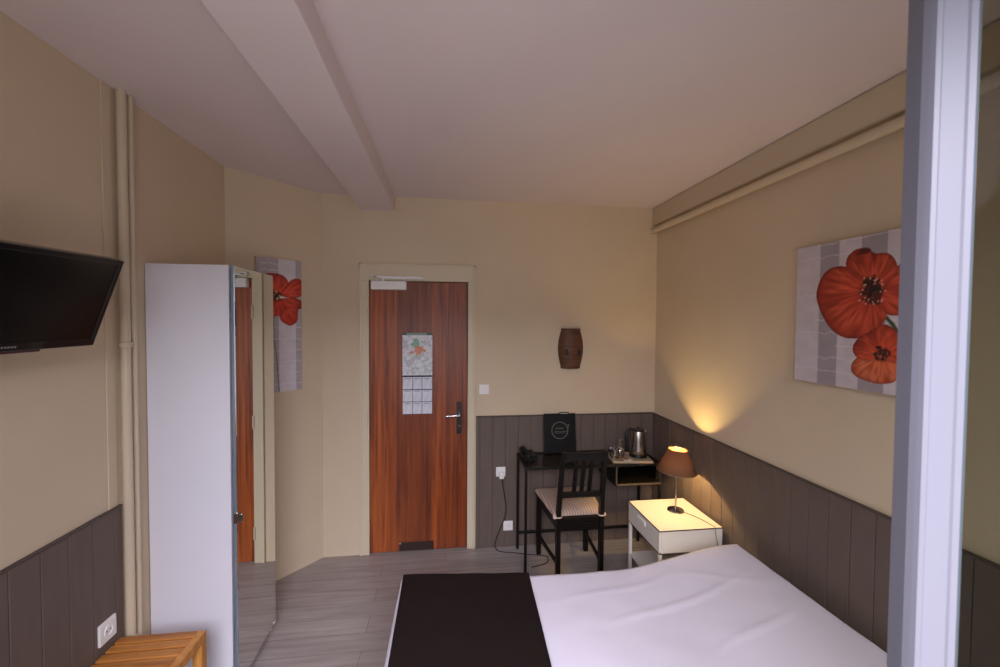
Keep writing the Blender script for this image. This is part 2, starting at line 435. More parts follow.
b = B(); bx(b, wx1 + .017, wx1 + .026, wy1 - .03, wy1 - .012, .046, .062, .002, MR); obj('mirror_clip', b, M_chrome, dr)

# ------------------------------------------------------------------ television on the left wall
TM = Matrix.Translation((-1.142, 1.275, 1.795)) @ Matrix.Rotation(R(21), 4, 'Y') @ Matrix.Rotation(R(-3), 4, 'Z') @ Matrix.Rotation(R(2), 4, 'X')
tw, th = .262, .150     # half width (Y), half height (Z)
t = thing('television', 'black flat-screen television on the left wall, tilted down towards the bed', 'television', (-1.142, 1.275, 1.795))
b = B(); bx(b, -.026, .004, -tw, tw, -th, th, .005, TM); obj('casing', b, M_bezel, t)
b = B()
bx(b, .004, .009, -tw, tw, th - .016, th, .002, TM); bx(b, .004, .009, -tw, tw, -th, -th + .026, .002, TM)
bx(b, .004, .009, -tw, -tw + .016, -th + .026, th - .016, .002, TM); bx(b, .004, .009, tw - .016, tw, -th + .026, th - .016, .002, TM)
obj('bezel', b, M_bezel, t)
b = B(); bx(b, .003, .006, -tw + .014, tw - .014, -th + .024, th - .014, 0, TM); obj('screen', b, M_screen, t)
b = B(); bx(b, -.02, .004, -.13, .10, -th - .010, -th + .001, .003, TM); obj('underside_lip', b, M_redtrim, t)
b = B()
for i in range(7): bx(b, .009, .0095, -.03 + i * .008, -.025 + i * .008, -th + .011, -th + .016, 0, TM)
obj('badge', b, M_menuprint, t)
b = B(); bx(b, XL, XL + .02, 1.19, 1.35, 1.70, 1.86, .004); bx(b, XL + .02, -1.15, 1.25, 1.29, 1.76, 1.80, .004); obj('wall_bracket', b, M_blackmetal, t)

# ------------------------------------------------------------------ paintings and prints (colours painted per vertex by functions)
def inside(px, py, poly):
    c = np.zeros(px.shape, bool); n = len(poly); j = n - 1
    for i in range(n):
        xi, yi = poly[i]; xj, yj = poly[j]
        cond = ((yi > py) != (yj > py)) & (px < (xj - xi) * (py - yi) / (yj - yi + 1e-12) + xi)
        c ^= cond; j = i
    return c
def closed_smooth(pts, n=6):
    P = [np.array(p) for p in pts]; N = len(P); out = []
    for i in range(N):
        p0, p1, p2, p3 = P[i - 1], P[i], P[(i + 1) % N], P[(i + 2) % N]
        for k in range(n):
            s = k / n
            out.append(tuple(.5 * ((2 * p1) + (-p0 + p2) * s + (2 * p0 - 5 * p1 + 4 * p2 - p3) * s * s + (-p0 + 3 * p1 - 3 * p2 + p3) * s ** 3)))
    return out
def vnoise(u, v, s, seed=0):
    """smooth value noise on arrays"""
    rs = np.random.RandomState(seed); T = rs.rand(64, 64)
    x = u * s; y = v * s; xi = np.floor(x).astype(int); yi = np.floor(y).astype(int)
    fx = x - xi; fy = y - yi; fx = fx * fx * (3 - 2 * fx); fy = fy * fy * (3 - 2 * fy)
    g = lambda a, b_: T[a % 64, b_ % 64]
    return (g(xi, yi) * (1 - fx) + g(xi + 1, yi) * fx) * (1 - fy) + (g(xi, yi + 1) * (1 - fx) + g(xi + 1, yi + 1) * fx) * fy
def L3(r, g, b_): return np.array([lin(r), lin(g), lin(b_)])
def paint_sheet(name, fn, w, h, res, place, m=M_vcol, parent=None, thick=None):
    """grid w x h; fn(u, v) -> colours; place(u, v, d) -> world point"""
    nu = int(w / res) + 1; nv = int(h / res) + 1
    us = np.linspace(0, w, nu); vs = np.linspace(0, h, nv); U, V = np.meshgrid(us, vs)
    col = fn(U, V)
    o0 = ROOTLOC[parent.name] if parent is not None else Vector((0, 0, 0))
    verts = [tuple(Vector(place(U[j, i], V[j, i], 0)) - o0) for j in range(nv) for i in range(nu)]
    faces = [(j * nu + i, j * nu + i + 1, (j + 1) * nu + i + 1, (j + 1) * nu + i) for j in range(nv - 1) for i in range(nu - 1)]
    me = bpy.data.meshes.new(name); me.from_pydata(verts, [], faces)
    at = me.color_attributes.new('paint', 'FLOAT_COLOR', 'POINT')
    flat = np.ones((nu * nv, 4)); flat[:, :3] = np.clip(col.reshape(-1, 3), 0, 1); at.data.foreach_set('color', flat.ravel())
    me.materials.append(m); o = bpy.data.objects.new(name, me); C.objects.link(o)
    if parent is not None: o.parent = parent
    return o
def blend(col, mask, c, a=1.0):
    m = (mask * a)[..., None]; return col * (1 - m) + c * m
def petal(col, U, V, pts, cen, base, light, dark, seed):
    poly = closed_smooth(pts); msk = inside(U, V, poly).astype(float)
    dx = U - cen[0]; dy = V - cen[1]; r = np.hypot(dx, dy); a = np.arctan2(dy, dx)
    R0 = max(math.hypot(p[0] - cen[0], p[1] - cen[1]) for p in pts)
    q = np.clip(r / R0, 0, 1)
    streak = vnoise(a * 4 + 10, q * 1.4, 3.0, seed); blot = vnoise(U + 3, V + 3, 22, seed + 1)
    tt = np.clip(.25 + .9 * q * (1 - q) * 2 * streak * 1.3 + .35 * (blot - .5), 0, 1)[..., None]
    c = base * (1 - tt) + light * tt
    sh = np.clip(1.15 - q * .55 - (q < .22) * .35 + (streak - .5) * .35, .3, 1.25)[..., None]
    c = c * sh
    # dark rim
    P = np.array(poly); d = np.full(U.shape, 9.)
    for i in range(0, len(P)):
        p, q2 = P[i], P[(i + 1) % len(P)]; e = q2 - p; L2 = (e ** 2).sum() + 1e-12
        s = np.clip(((U - p[0]) * e[0] + (V - p[1]) * e[1]) / L2, 0, 1)
        d = np.minimum(d, np.hypot(U - p[0] - s * e[0], V - p[1] - s * e[1]))
    rim = np.exp(-(d / (R0 * .05)) ** 2)[..., None]
    c = c * (1 - .5 * rim) + dark * .5 * rim
    return blend(col, msk, c)
def scribble(col, U, V, rows, c, w, amp=.006, seed=0):
    for i, (v0, a, b_) in enumerate(rows):
        f = 90 + 20 * math.sin(i * 3.1 + seed)
        ph = i * 1.7
        y = v0 + amp * np.sin(U * f + ph + 2 * np.sin(U * 37 + ph)) * (.5 + .5 * np.sin(U * 23 + ph * 2))
        m = (np.abs(V - y) < w) & (U > a) & (U < b_)
        col = blend(col, m.astype(float), c, .55)
    return col
RED, ORG, DK = L3(158, 26, 13), L3(232, 98, 64), L3(86, 12, 8)
def poppies(U, V):
    lightc, darkc = L3(206, 196, 202), L3(164, 154, 160)
    col = np.zeros(U.shape + (3,)) + lightc
    for a, b_ in ((.120, .21), (.304, .404), (.5, .575)):
        col = blend(col, ((U > a) & (U < b_)).astype(float), darkc)
    col = col * (.94 + .12 * vnoise(U + .02 * vnoise(U, V, 40, 3), V, 30, 4))[..., None]
    col = scribble(col, U, V, [(.06 + .055 * k, .0 + .1 * (k % 3), .30 + .16 * (k % 3)) for k in range(11)], L3(232, 226, 228), .0016)
    # stem
    st = [(.385, .33), (.405, .29), (.43, .262), (.452, .225), (.47, .18)]
    for p, q in zip(st, st[1:]):
        p = np.array(p); q = np.array(q); e = q - p; s = np.clip(((U - p[0]) * e[0] + (V - p[1]) * e[1]) / (e ** 2).sum(), 0, 1)
        col = blend(col, (np.hypot(U - p[0] - s * e[0], V - p[1] - s * e[1]) < .007).astype(float), L3(70, 84, 60))
    cen = (.350, .395)
    col = petal(col, U, V, [(.36, .364), (.394, .403), (.426, .46), (.47, .50), (.53, .49), (.56, .43), (.54, .35), (.49, .30), (.44, .295), (.402, .306)], cen, RED, ORG, DK, 5)
    col = petal(col, U, V, [(.345, .39), (.289, .438), (.245, .487), (.245, .537), (.285, .566), (.334, .557), (.36, .537), (.405, .530), (.434, .494), (.439, .449), (.408, .417), (.38, .394)], cen, RED, ORG, DK, 11)
    col = blend(col, inside(U, V, closed_smooth([(.285, .545), (.31, .567), (.34, .558), (.33, .542), (.30, .54)])).astype(float), L3(60, 10, 16), .8)
    col = petal(col, U, V, [(.345, .42), (.294, .465), (.236, .503), (.169, .502), (.124, .46), (.106, .39), (.129, .317), (.177, .246), (.239, .208), (.313, .208), (.364, .233), (.408, .295), (.375, .34), (.35, .36)], cen, RED, ORG, DK, 17)
    rs = np.random.RandomState(2)
    for k in range(60):      # dark heart of the flower
        a = rs.rand() * 6.28; r = rs.rand() ** .6 * .05
        x, y = .352 + r * math.cos(a) * .8, .400 + r * math.sin(a) * 1.25
        col = blend(col, (np.hypot(U - x, V - y) < .006 + .006 * rs.rand()).astype(float), L3(34, 22, 20) if rs.rand() < .75 else L3(90, 30, 26), .85)
    for k in range(26):
        a = rs.rand() * 6.28; r = .03 + rs.rand() * .03
        x, y = .345 + r * math.cos(a), .392 + r * math.sin(a)
        col = blend(col, (np.hypot(U - x, V - y) < .0038).astype(float), L3(226, 160, 138), .9)
    c2 = (.392, .147)
    col = petal(col, U, V, [(.392, .13), (.40, .255), (.343, .232), (.300, .205), (.279, .165), (.296, .13), (.33, .118)], c2, RED, ORG, DK, 23)
    col = petal(col, U, V, [(.385, .15), (.37, .245), (.41, .262), (.455, .225), (.478, .165), (.46, .13), (.42, .12)], c2, L3(196, 56, 26), ORG, DK, 29)
    col = petal(col, U, V, [(.30, .128), (.274, .087), (.292, .055), (.339, .040), (.39, .036), (.44, .05), (.470, .094), (.47, .135), (.43, .125), (.39, .135), (.34, .12)], c2, L3(206, 72, 36), L3(240, 140, 96), DK, 31)
    for k in range(34):
        a = rs.rand() * 6.28; r = rs.rand() ** .6 * .032
        x, y = .392 + r * math.cos(a), .148 + r * math.sin(a)
        col = blend(col, (np.hypot(U - x, V - y) < .006).astype(float), L3(36, 24, 22) if rs.rand() < .8 else L3(180, 90, 60), .85)
    return col
t = thing('poppy_painting', 'square canvas of two red poppies on a grey striped ground, hung on the right wall', 'painting', (XR, 1.765, 1.48))
b = B(); bx(b, XR - .027, XR, 1.765 - .60, 1.765, 1.48, 2.095, .002); obj('canvas', b, M_ply, t)
paint_sheet('painted_front', poppies, .60, .615, .0026, lambda u, v, d: (XR - .0275, 1.765 - u, 1.48 + v), parent=t)

def poppy_tall(U, V):
    lightc, darkc = L3(214, 208, 216), L3(176, 168, 174)
    col = np.zeros(U.shape + (3,)) + lightc
    col = blend(col, ((U < .137) | (U > .251)).astype(float), darkc)
    col = col * (.94 + .12 * vnoise(U, V, 30, 8))[..., None]
    col = scribble(col, U, V, [(.05 + .075 * k, .10, .29) for k in range(6)] + [(.80, .02, .14), (.84, .02, .14)], L3(236, 232, 234), .0022)
    st = [(.105, .53), (.104, .345), (.122, .226), (.137, 0)]
    for p, q in zip(st, st[1:]):
        p = np.array(p); q = np.array(q); e = q - p; s = np.clip(((U - p[0]) * e[0] + (V - p[1]) * e[1]) / (e ** 2).sum(), 0, 1)
        col = blend(col, (np.hypot(U - p[0] - s * e[0], V - p[1] - s * e[1]) < .004).astype(float), L3(120, 122, 116))
    cen = (.125, .63)
    r1, r2, dd = L3(200, 38, 22), L3(240, 96, 70), L3(96, 14, 10)
    col = petal(col, U, V, [(.12, .62), (.06, .55), (.0, .54), (.01, .68), (.03, .76), (.10, .78), (.172, .768), (.205, .72), (.19, .66)], cen, L3(170, 34, 34), r2, dd, 41)
    col = petal(col, U, V, [(.15, .64), (.19, .71), (.235, .752), (.285, .755), (.302, .71), (.296, .649), (.24, .625)], cen, r1, r2, dd, 43)
    col = petal(col, U, V, [(.07, .60), (.0, .56), (.0, .50), (.06, .49), (.14, .505), (.23, .535), (.297, .56), (.298, .60), (.25, .625), (.17, .62)], cen, L3(178, 30, 20), r2, dd, 47)
    col = petal(col, U, V, [(.145, .515), (.15, .475), (.19, .445), (.225, .44), (.262, .47), (.268, .52), (.262, .56), (.2, .56)], cen, L3(214, 52, 28), r2, dd, 53)
    rs = np.random.RandomState(4)
    for k in range(30):
        a = rs.rand() * 6.28; r = rs.rand() ** .6 * .03
        x, y = .122 + r * math.cos(a), .635 + r * math.sin(a)
        col = blend(col, (np.hypot(U - x, V - y) < .007).astype(float), L3(36, 30, 24) if rs.rand() < .75 else L3(214, 190, 150), .9)
    return col
dx, dy = Bp[0] - A[0], Bp[1] - A[1]; dl = math.hypot(dx, dy); ex, ey = dx / dl, dy / dl; nx, ny = ey, -ex
def ang_place(s0, z0, off): return lambda u, v, d: (A[0] + ex * (s0 + u) + nx * off, A[1] + ey * (s0 + u) + ny * off, z0 + v)
f = ang_place(.165, 1.270, .0); p0 = f(0, 0, 0)
t = thing('poppy_painting', 'tall narrow canvas of a single red poppy on the angled wall behind the wardrobe', 'painting', p0)
AM = Matrix(((ex, nx, 0, p0[0]), (ey, ny, 0, p0[1]), (0, 0, 1, p0[2]), (0, 0, 0, 1)))
b = B(); bx(b, 0, .293, 0, .022, 0, .877, .002, AM); obj('canvas', b, M_ply, t)
paint_sheet('painted_front', poppy_tall, .293, .877, .003, ang_place(.165, 1.270, .0225), parent=t)

# map and grid calendar taped to the door
def map_page(U, V):
    col = np.zeros(U.shape + (3,)) + L3(226, 228, 232)
    col = blend(col, (V > .302).astype(float), L3(130, 158, 140))
    col = blend(col, ((V > .302) & ((U < .03) | (U > .18))).astype(float), L3(60, 84, 70))
    n = vnoise(U + 1, V + 1, 55, 3)
    col = blend(col, ((n > .62) & (V < .30)).astype(float), L3(176, 182, 190), .6)
    for k in range(9):
        y = .03 + k * .03 + .012 * np.sin(U * (30 + 7 * k) + k)
        col = blend(col, ((np.abs(V - y) < .0016) & (V < .3)).astype(float), L3(150, 156, 168), .7)
    for k in range(5):
        x = .03 + k * .04 + .014 * np.sin(V * (26 + 5 * k) + k)
        col = blend(col, ((np.abs(U - x) < .0014) & (V < .3)).astype(float), L3(158, 160, 170), .6)
    g = vnoise(U + 2, V + 5, 48, 9)
    col = blend(col, ((np.hypot((U - .10) / .045, (V - .245) / .03) + (g - .5) < .9)).astype(float), L3(122, 178, 140), .85)
    col = blend(col, ((np.hypot((U - .12) / .045, (V - .185) / .035) + 1.6 * (g - .5) < .75)).astype(float), L3(216, 126, 84), .85)
    col = blend(col, ((np.hypot((U - .068) / .02, (V - .172) / .012) < .9)).astype(float), L3(216, 130, 90), .8)
    col = blend(col, ((np.abs(V - .148 - .006 * np.sin(U * 60)) < .004) & (U > .04) & (U < .19)).astype(float), L3(206, 206, 150), .6)
    col = blend(col, ((np.hypot((U - .08) / .015, (V - .11) / .015) < .8)).astype(float), L3(222, 170, 166), .6)
    return col
def cal_page(U, V):
    col = np.zeros(U.shape + (3,)) + L3(226, 228, 236)
    lines = ((np.mod(V, .009) < .0035) & (np.mod(U * 7 + V * 31, .3) < .22)).astype(float)
    col = blend(col, lines, L3(168, 172, 190), .6)
    for x in (.0, .074, .142, .218): col = blend(col, (np.abs(U - x) < .0022).astype(float), L3(96, 92, 104))
    for y in (.0, .094, .186): col = blend(col, (np.abs(V - y) < .0024).astype(float), L3(76, 70, 80))
    for i in range(3):
        for j in range(3):
            col = blend(col, ((np.abs(U - .036 - .071 * i) < .022) & (np.abs(V - .082 - .093 * j) < .004)).astype(float), L3(120, 124, 160), .7)
    col = blend(col, (V > .281).astype(float), L3(40, 36, 46)); return col
o = paint_sheet('map_sheet', map_page, .220, .318, .0022, lambda u, v, d: (-.327 + u, YB + .0015, 1.338 + v))
tag(o, 'upper paper sheet on the wooden door, a faded town map with green header', 'poster')
o = paint_sheet('calendar_sheet', cal_page, .218, .2925, .0022, lambda u, v, d: (-.326 + u, YB + .0015, 1.045 + v))
tag(o, 'lower paper sheet on the wooden door, a white grid of nine boxes', 'poster')

# ------------------------------------------------------------------ wall fittings on the back wall
t = thing('wall_sconce', 'brown barrel-shaped woven wall lamp above the desk', 'wall lamp', (.960, YB, 1.54))
b = B()
NZ, NA = 34, 20; g = []
for j in range(NZ + 1):
    z = -.15 + .30 * j / NZ; w = .072 + .026 * math.cos(math.pi * z / .30) + (.0022 if j % 2 else 0)
    row = []
    for k in range(NA + 1):
        a = math.pi * k / NA
        row.append(b.verts.new((.960 - w * math.cos(a), YB - .075 * (w / .098) * math.sin(a) ** .8 - .001, 1.54 + z)))
    g.append(row)
for j in range(NZ):
    for k in range(NA): b.faces.new((g[j][k], g[j][k + 1], g[j + 1][k + 1], g[j + 1][k]))
b.faces.new(g[0][::-1]); b.faces.new(g[-1])
obj('woven_shade', b, M_wicker, t, smooth='auto')
for z, r in ((1.69, .074), (1.39, .074)):
    b = B(); tube(b, [(.960 - r * math.cos(math.pi * k / 16), YB - .004 - .058 * math.sin(math.pi * k / 16), z) for k in range(17)], .005, 8)
    obj('rim', b, M_wicker, t, smooth=True)
for s in (-1, 1):
    b = B(); lathe(b, [(.016, 0), (.017, .004), (.012, .006)], (.960 + s * .045, YB - .066, 1.515), 16, Matrix.Rotation(R(90), 3, 'X') @ Matrix.Diagonal((1, 1.6, 1)).to_3x3()); obj('opening', b, M_wickerdark, t)

def wall_plate(name, x, z, label, w=.074, face='switch'):
    t = thing(name, label, 'switch' if face == 'switch' else 'socket', (x, YB - (.0 if z > 1.05 else .012), z))
    y = YB - (.0 if z > 1.05 else .012)
    b = B(); bx(b, x - w / 2, x + w / 2, y - .009, y, z - w / 2, z + w / 2, .003); obj('plate', b, M_plastic, t)
    if face == 'switch':
        b = B(); bx(b, x - .021, x + .021, y - .013, y - .008, z - .018, z + .018, .002); obj('rocker', b, M_plastic, t)
    else:
        b = B(); lathe(b, [(.021, 0), (.021, .004), (.018, .004), (.018, .0005)], (x, y - .008, z), 20, Matrix.Rotation(R(90), 3, 'X')); obj('socket_ring', b, M_plastic, t)
        b = B()
        for sx in (-.009, .009): lathe(b, [(.0025, 0), (.0025, .001)], (x + sx, y - .0089, z), 8, Matrix.Rotation(R(90), 3, 'X'))
        obj('pin_hole', b, M_black, t)
    return t
wall_plate('light_switch', .284, 1.226, 'square white light switch on the beige wall right of the door')
wall_plate('power_socket', .415, .590, 'upper white wall socket on the taupe boards, with the plug in it', face='socket')
wall_plate('power_socket', .475, .166, 'lower white wall socket near the floor behind the desk leg', face='socket')
# socket on the left wall
t = thing('power_socket', 'white wall socket on the left wall above the slatted stool', 'socket', (XL + .012, 1.746, .541))
b = B(); bx(b, XL + .012, XL + .022, 1.706, 1.786, .500, .582, .003); obj('plate', b, M_plastic, t)
b = B(); lathe(b, [(.021, 0), (.021, .004), (.018, .004), (.018, .0005)], (XL + .021, 1.746, .541), 20, Matrix.Rotation(R(90), 3, 'Y')); obj('socket_ring', b, M_plastic, t)
b = B()
for s in (-.009, .009): lathe(b, [(.003, 0), (.003, .001)], (XL + .0218, 1.746 + s, .541), 8, Matrix.Rotation(R(90), 3, 'Y'))
obj('pin_hole', b, M_black, t)

# cords
t = thing('power_adapter', 'white plug with a thin black cord hanging to the floor by the desk', 'plug', (.425, YB - .02, .565))
yy = YB - .03
b = B(); bx(b, .40, .438, yy - .022, yy + .009, .545, .588, .005); obj('plug', b, M_plastic, t)
b = B()
tube(b, curve_pts([(.425, yy - .01, .548), (.43, yy, .50), (.445, yy + .005, .40), (.46, yy + .005, .30), (.44, yy - .005, .22), (.40, yy - .01, .13), (.37, yy - .02, .04),
                   (.40, yy - .05, .006), (.50, yy - .08, .005), (.62, yy - .12, .005), (.74, yy - .16, .005), (.72, yy - .24, .005), (.60, yy - .28, .005)], 6), .003, 6)
obj('cable', b, M_cord, t, smooth=True)

# ------------------------------------------------------------------ slatted stool in the lower left
sx0, sx1, sy0, sy1, sz = -1.301, -.980, 1.36, 1.812, .464
t = thing('slatted_stool', 'low teak stool with a slatted top under the left wall socket', 'stool', ((sx0 + sx1) / 2, (sy0 + sy1) / 2, 0))
n = 10; pitch = (sy1 - sy0) / n
for i in range(n):
    b = B(); bx(b, sx0 + .002, sx1 - .030, sy1 - (i + 1) * pitch + .011, sy1 - i * pitch, sz - .010, sz, .002); obj('slat', b, M_teak, t)
b = B(); bx(b, sx1 - .030, sx1, sy0, sy1, sz - .036, sz + .001, .003); obj('side_rail', b, M_teak_leg, t)
b = B(); bx(b, sx0, sx0 + .022, sy0, sy1, sz - .05, sz - .016, .003); obj('side_rail', b, M_teak_leg, t)
for x in (sx0, sx1 - .036):
    for y in (sy0, sy1 - .036):
        b = B(); bx(b, x, x + .036, y, y + .036, 0, sz - (.036 if x > -1.1 else .05), .003); obj('leg', b, M_teak_leg, t)
for y in (sy0 + .008, sy1 - .028):
    b = B(); bx(b, sx0 + .036, sx1 - .036, y, y + .02, sz - .058, sz - .018, .002); obj('cross_rail', b, M_teak_leg, t)
for x in (sx0 + .008, sx1 - .028):
    b = B(); bx(b, x, x + .02, sy0 + .036, sy1 - .036, .14, .17, .002); obj('stretcher', b, M_teak, t)

# ------------------------------------------------------------------ bed
bx0, bx1, by0, by1 = -.20, 1.575, .60, 2.0
t = thing('bed', 'double bed under a smooth white sheet against the right wall', 'bed', ((bx0 + bx1) / 2, (by0 + by1) / 2, 0))
b = B(); bx(b, bx0 + .03, bx1 - .02, by0 + .03, by1 - .03, .10, .27, .01); obj('bed_base', b, M_mattress, t)
for x in (bx0 + .1, bx1 - .12):
    for y in (by0 + .1, by1 - .12):
        b = B(); tube(b, [(x, y, 0), (x, y, .10)], .022, 12); obj('leg', b, M_blackmetal, t)
b = B(); bx(b, bx0 + .015, bx1 - .01, by0 + .015, by1 - .015, .27, .452, .03, seg=3); obj('mattress', b, M_mattress, t)
def top_z(x, y):
    """height of the bedding"""
    z = .505 - .035 * max(0, min(1, (x + .2) / .62))
    s = max(0., min(1., (x - .88) / .62)); s = s * s * (3 - 2 * s)
    z += s * (.090 - .028 * max(0, min(1, (2.0 - y) / .8)))
    w = noise.noise(Vector((x * 2.6, y * 3.2, 1.3))) * .007 + noise.noise(Vector((x * 7 + y * 5, y * 9 - x * 4, 4))) * .0022
    # long soft creases
    for (ax, ay, bx_, by_, hgt, wd) in ((.62, 1.62, 1.50, 1.80, .007, .022), (.95, 1.40, 1.58, 1.58, .006, .02), (.45, 1.78, 1.2, 1.93, .004, .02), (1.1, 1.9, 1.5, 1.70, .005, .02), (.7, 1.2, 1.5, 1.25, .006, .025)):
        ex_, ey_ = bx_ - ax, by_ - ay; q = ((x - ax) * ex_ + (y - ay) * ey_) / (ex_ ** 2 + ey_ ** 2)
        if -.1 < q < 1.1:
            d = math.hypot(x - ax - q * ex_, y - ay - q * ey_ - .015 * math.sin(q * 7)); w += .9 * hgt * math.exp(-(d / (wd * .55)) ** 2) * max(0, math.sin(math.pi * max(0, min(1, q))))
    edge = min(1, max(0, (x - bx0) / .05))
    return z + w * edge
b = B()
NX, NY = 120, 90; DR = 14
def xr_(y): return 1.542 + .078 * min(1, (2.0 - y) / .9)
grid = {}
ix = range(-DR, NX + DR + 1); iy = range(-DR, NY + DR + 1)
for i in ix:
    for j in iy:
        ci = min(max(i, 0), NX); cj = min(max(j, 0), NY)
        y = by0 + (by1 - by0) * cj / NY; x = bx0 + (xr_(y) - bx0) * ci / NX
        z = top_z(x, y)
        di = max(-i, i - NX, 0) / DR; dj = max(-j, j - NY, 0) / DR; d = max(di, dj)
        if d > 0:
            full = .36 if (i < 0) else (.10 if i > NX else .38)
            drop = full * d
            rnd = .016 * (1 - math.exp(-d * DR / 1.3))
            fl = rnd + (.055 * d + .012 * math.sin(y * 17 + d * 2) * d if i < 0 and dj <= di else .012 * d)
            dirx = -1 if i < 0 else (1 if i > NX else 0); diry = -1 if j < 0 else (1 if j > NY else 0)
            if dirx and diry:
                tt = math.atan2(dj, di); vx, vy = math.cos(tt) * dirx, math.sin(tt) * diry
            else: vx, vy = dirx, diry
            if diry > 0: fl *= .5
            if dirx > 0: fl = min(fl, .012)
            x += vx * fl; y += vy * fl; z = z - drop + .012 * math.exp(-d * 14) * 0
            if d < 1.01 / DR: z = z + drop - .008
        grid[i, j] = b.verts.new((x, y, z))
for i in list(ix)[:-1]:
    for j in list(iy)[:-1]:
        b.faces.new((grid[i, j], grid[i + 1, j], grid[i + 1, j + 1], grid[i, j + 1]))
obj('bed_sheet', b, M_sheet, t, smooth=True)
# dark runner across the foot of the bed
b = B(); rx0, rx1 = -.205, .412; N1, N2 = 40, 80; rows = []
for j in range(N2 + 1):
    row = []
    y = by0 + .01 + (by1 + .012 - by0 - .01) * j / N2
    for i in range(N1 + 1):
        x = rx0 + (rx1 - .030 * (2.0 - y) / .6 - rx0) * i / N1
        row.append(b.verts.new((x, y, top_z(max(x, bx0), min(y, by1)) + .006)))
    rows.append(row)
for k in range(1, 9):     # the drop over the far side
    rows.append([b.verts.new((rx0 + (rx1 - rx0) * i / N1, by1 + .016 + .001 * k, top_z(rx0 + (rx1 - rx0) * i / N1, by1) + .002 - .028 * k)) for i in range(N1 + 1)])
for r1, r2 in zip(rows, rows[1:]):
    for i in range(N1): b.faces.new((r1[i], r1[i + 1], r2[i + 1], r2[i]))
o = obj('bed_runner', b, M_runner, smooth='auto')
sm = o.modifiers.new('thick', 'SOLIDIFY'); sm.thickness = .004; sm.offset = 1
tag(o, 'dark brown bed runner laid across the foot of the white bed', 'bed runner')

# ------------------------------------------------------------------ nightstand
nx0, nx1, ny0, ny1, nz = 1.236, 1.639, 2.243, 2.662, .525
t = thing('nightstand', 'white nightstand with a brown-edged top, open shelf and slim metal legs', 'nightstand', ((nx0 + nx1) / 2, (ny0 + ny1) / 2, 0))
b = B(); bx(b, nx0, nx1, ny0, ny1, nz - .007, nz - .001, .001); tp = obj('top_edge', b, M_edge, t)
b = B(); bx(b, nx0 + .004, nx1 - .004, ny0 + .004, ny1 - .004, nz - .006, nz, .001); obj('top_panel', b, M_white_lacquer, t)
b = B(); bx(b, nx0 + .016, nx1 - .002, ny0 + .002, ny1 - .002, nz - .136, nz - .007, .002); obj('case', b, M_white_lacquer, t)
b = B(); bx(b, nx0 + .003, nx1 - .004, ny0 + .003, ny1 - .003, nz - .142, nz - .136, .001); obj('case_bottom', b, M_edge, t)
b = B(); bx(b, nx0 + .001, nx0 + .016, ny0 + .004, ny1 - .004, nz - .133, nz - .009, .002); dw = obj('drawer', b, M_white_lacquer, t)
b = B(); bx(b, nx0 - .006, nx0 + .003, 2.414, 2.515, nz - .058, nz - .029, .004); obj('drawer_pull', b, M_plastic, dw)
for x in (nx0 + .002, nx1 - .022):
    for y in (ny0 + .004, ny1 - .024):
        b = B(); bx(b, x, x + .02, y, y + .02, 0, nz - .142, .002); obj('leg', b, M_white_lacquer, t)
b = B(); bx(b, nx0 + .006, nx1 - .006, ny0 + .006, ny1 - .006, .160, .174, .002); obj('shelf', b, M_white_lacquer, t)

# ------------------------------------------------------------------ table lamp
lx, ly = 1.477, 2.483
t = thing('table_lamp', 'small lit table lamp with a tapered brown shade and chrome foot on the nightstand', 'lamp', (lx, ly, nz))
b = B(); lathe(b, [(.0525, 0), (.053, .004), (.050, .009), (.030, .013), (.010, .017), (.006, .024)], (lx, ly, nz + .0005), 40); obj('base', b, M_chrome, t, smooth='auto')
b = B(); tube(b, [(lx, ly, nz + .02), (lx, ly, nz + .250)], .0055, 14); obj('pole', b, M_steel, t, smooth='auto')
b = B(); tube(b, [(lx, ly, nz + .250), (lx, ly, nz + .290)], .012, 14); obj('bulb_holder', b, M_plastic, t, smooth='auto')
SC = Vector((lx, ly, nz + .261)); SR = Matrix.Rotation(R(3), 3, 'Y')
b = B(); lathe(b, [(.122, 0), (.057, .140)], SC, 56, SR, cap=False)
sh = obj('lamp_shade', b, M_shade, t, smooth=True); sm = sh.modifiers.new('thick', 'SOLIDIFY'); sm.thickness = .0012
b = B()
for r, z in ((.122, 0), (.057, .140)):
    tube(b, [SC + SR @ Vector((r * math.cos(a * math.pi / 20), r * math.sin(a * math.pi / 20), z)) for a in range(41)], .0012, 6, False)
for k in range(3):
    a = k * 2 * math.pi / 3
    tube(b, [SC + SR @ Vector((.057 * math.cos(a), .057 * math.sin(a), .138)), SC + SR @ Vector((.012 * math.cos(a), .012 * math.sin(a), .03))], .001, 6)
obj('shade_ring', b, M_steel, sh)
b = B(); bmesh.ops.create_uvsphere(b, u_segments=16, v_segments=10, radius=.016); bmesh.ops.translate(b, verts=b.verts, vec=(lx, ly, nz + .320)); bl = obj('bulb', b, M_bulb, t, smooth=True)
bl.visible_shadow = True
b = B()
tube(b, curve_pts([(lx + .03, ly - .03, nz + .006), (1.560, 2.37, nz + .0035), (1.582, 2.28, nz + .004), (1.585, ny0 - .002, nz + .002), (1.588, ny0 - .008, nz - .04), (1.600, ny0 - .008, nz - .10), (1.606, ny0 - .006, .32), (1.61, 2.3, .20), (1.62, 2.45, .05)], 6), .0022, 6)
obj('lamp_cord', b, mat('beige_lamp_cord', rgb(150, 130, 100), .5), t, smooth=True)

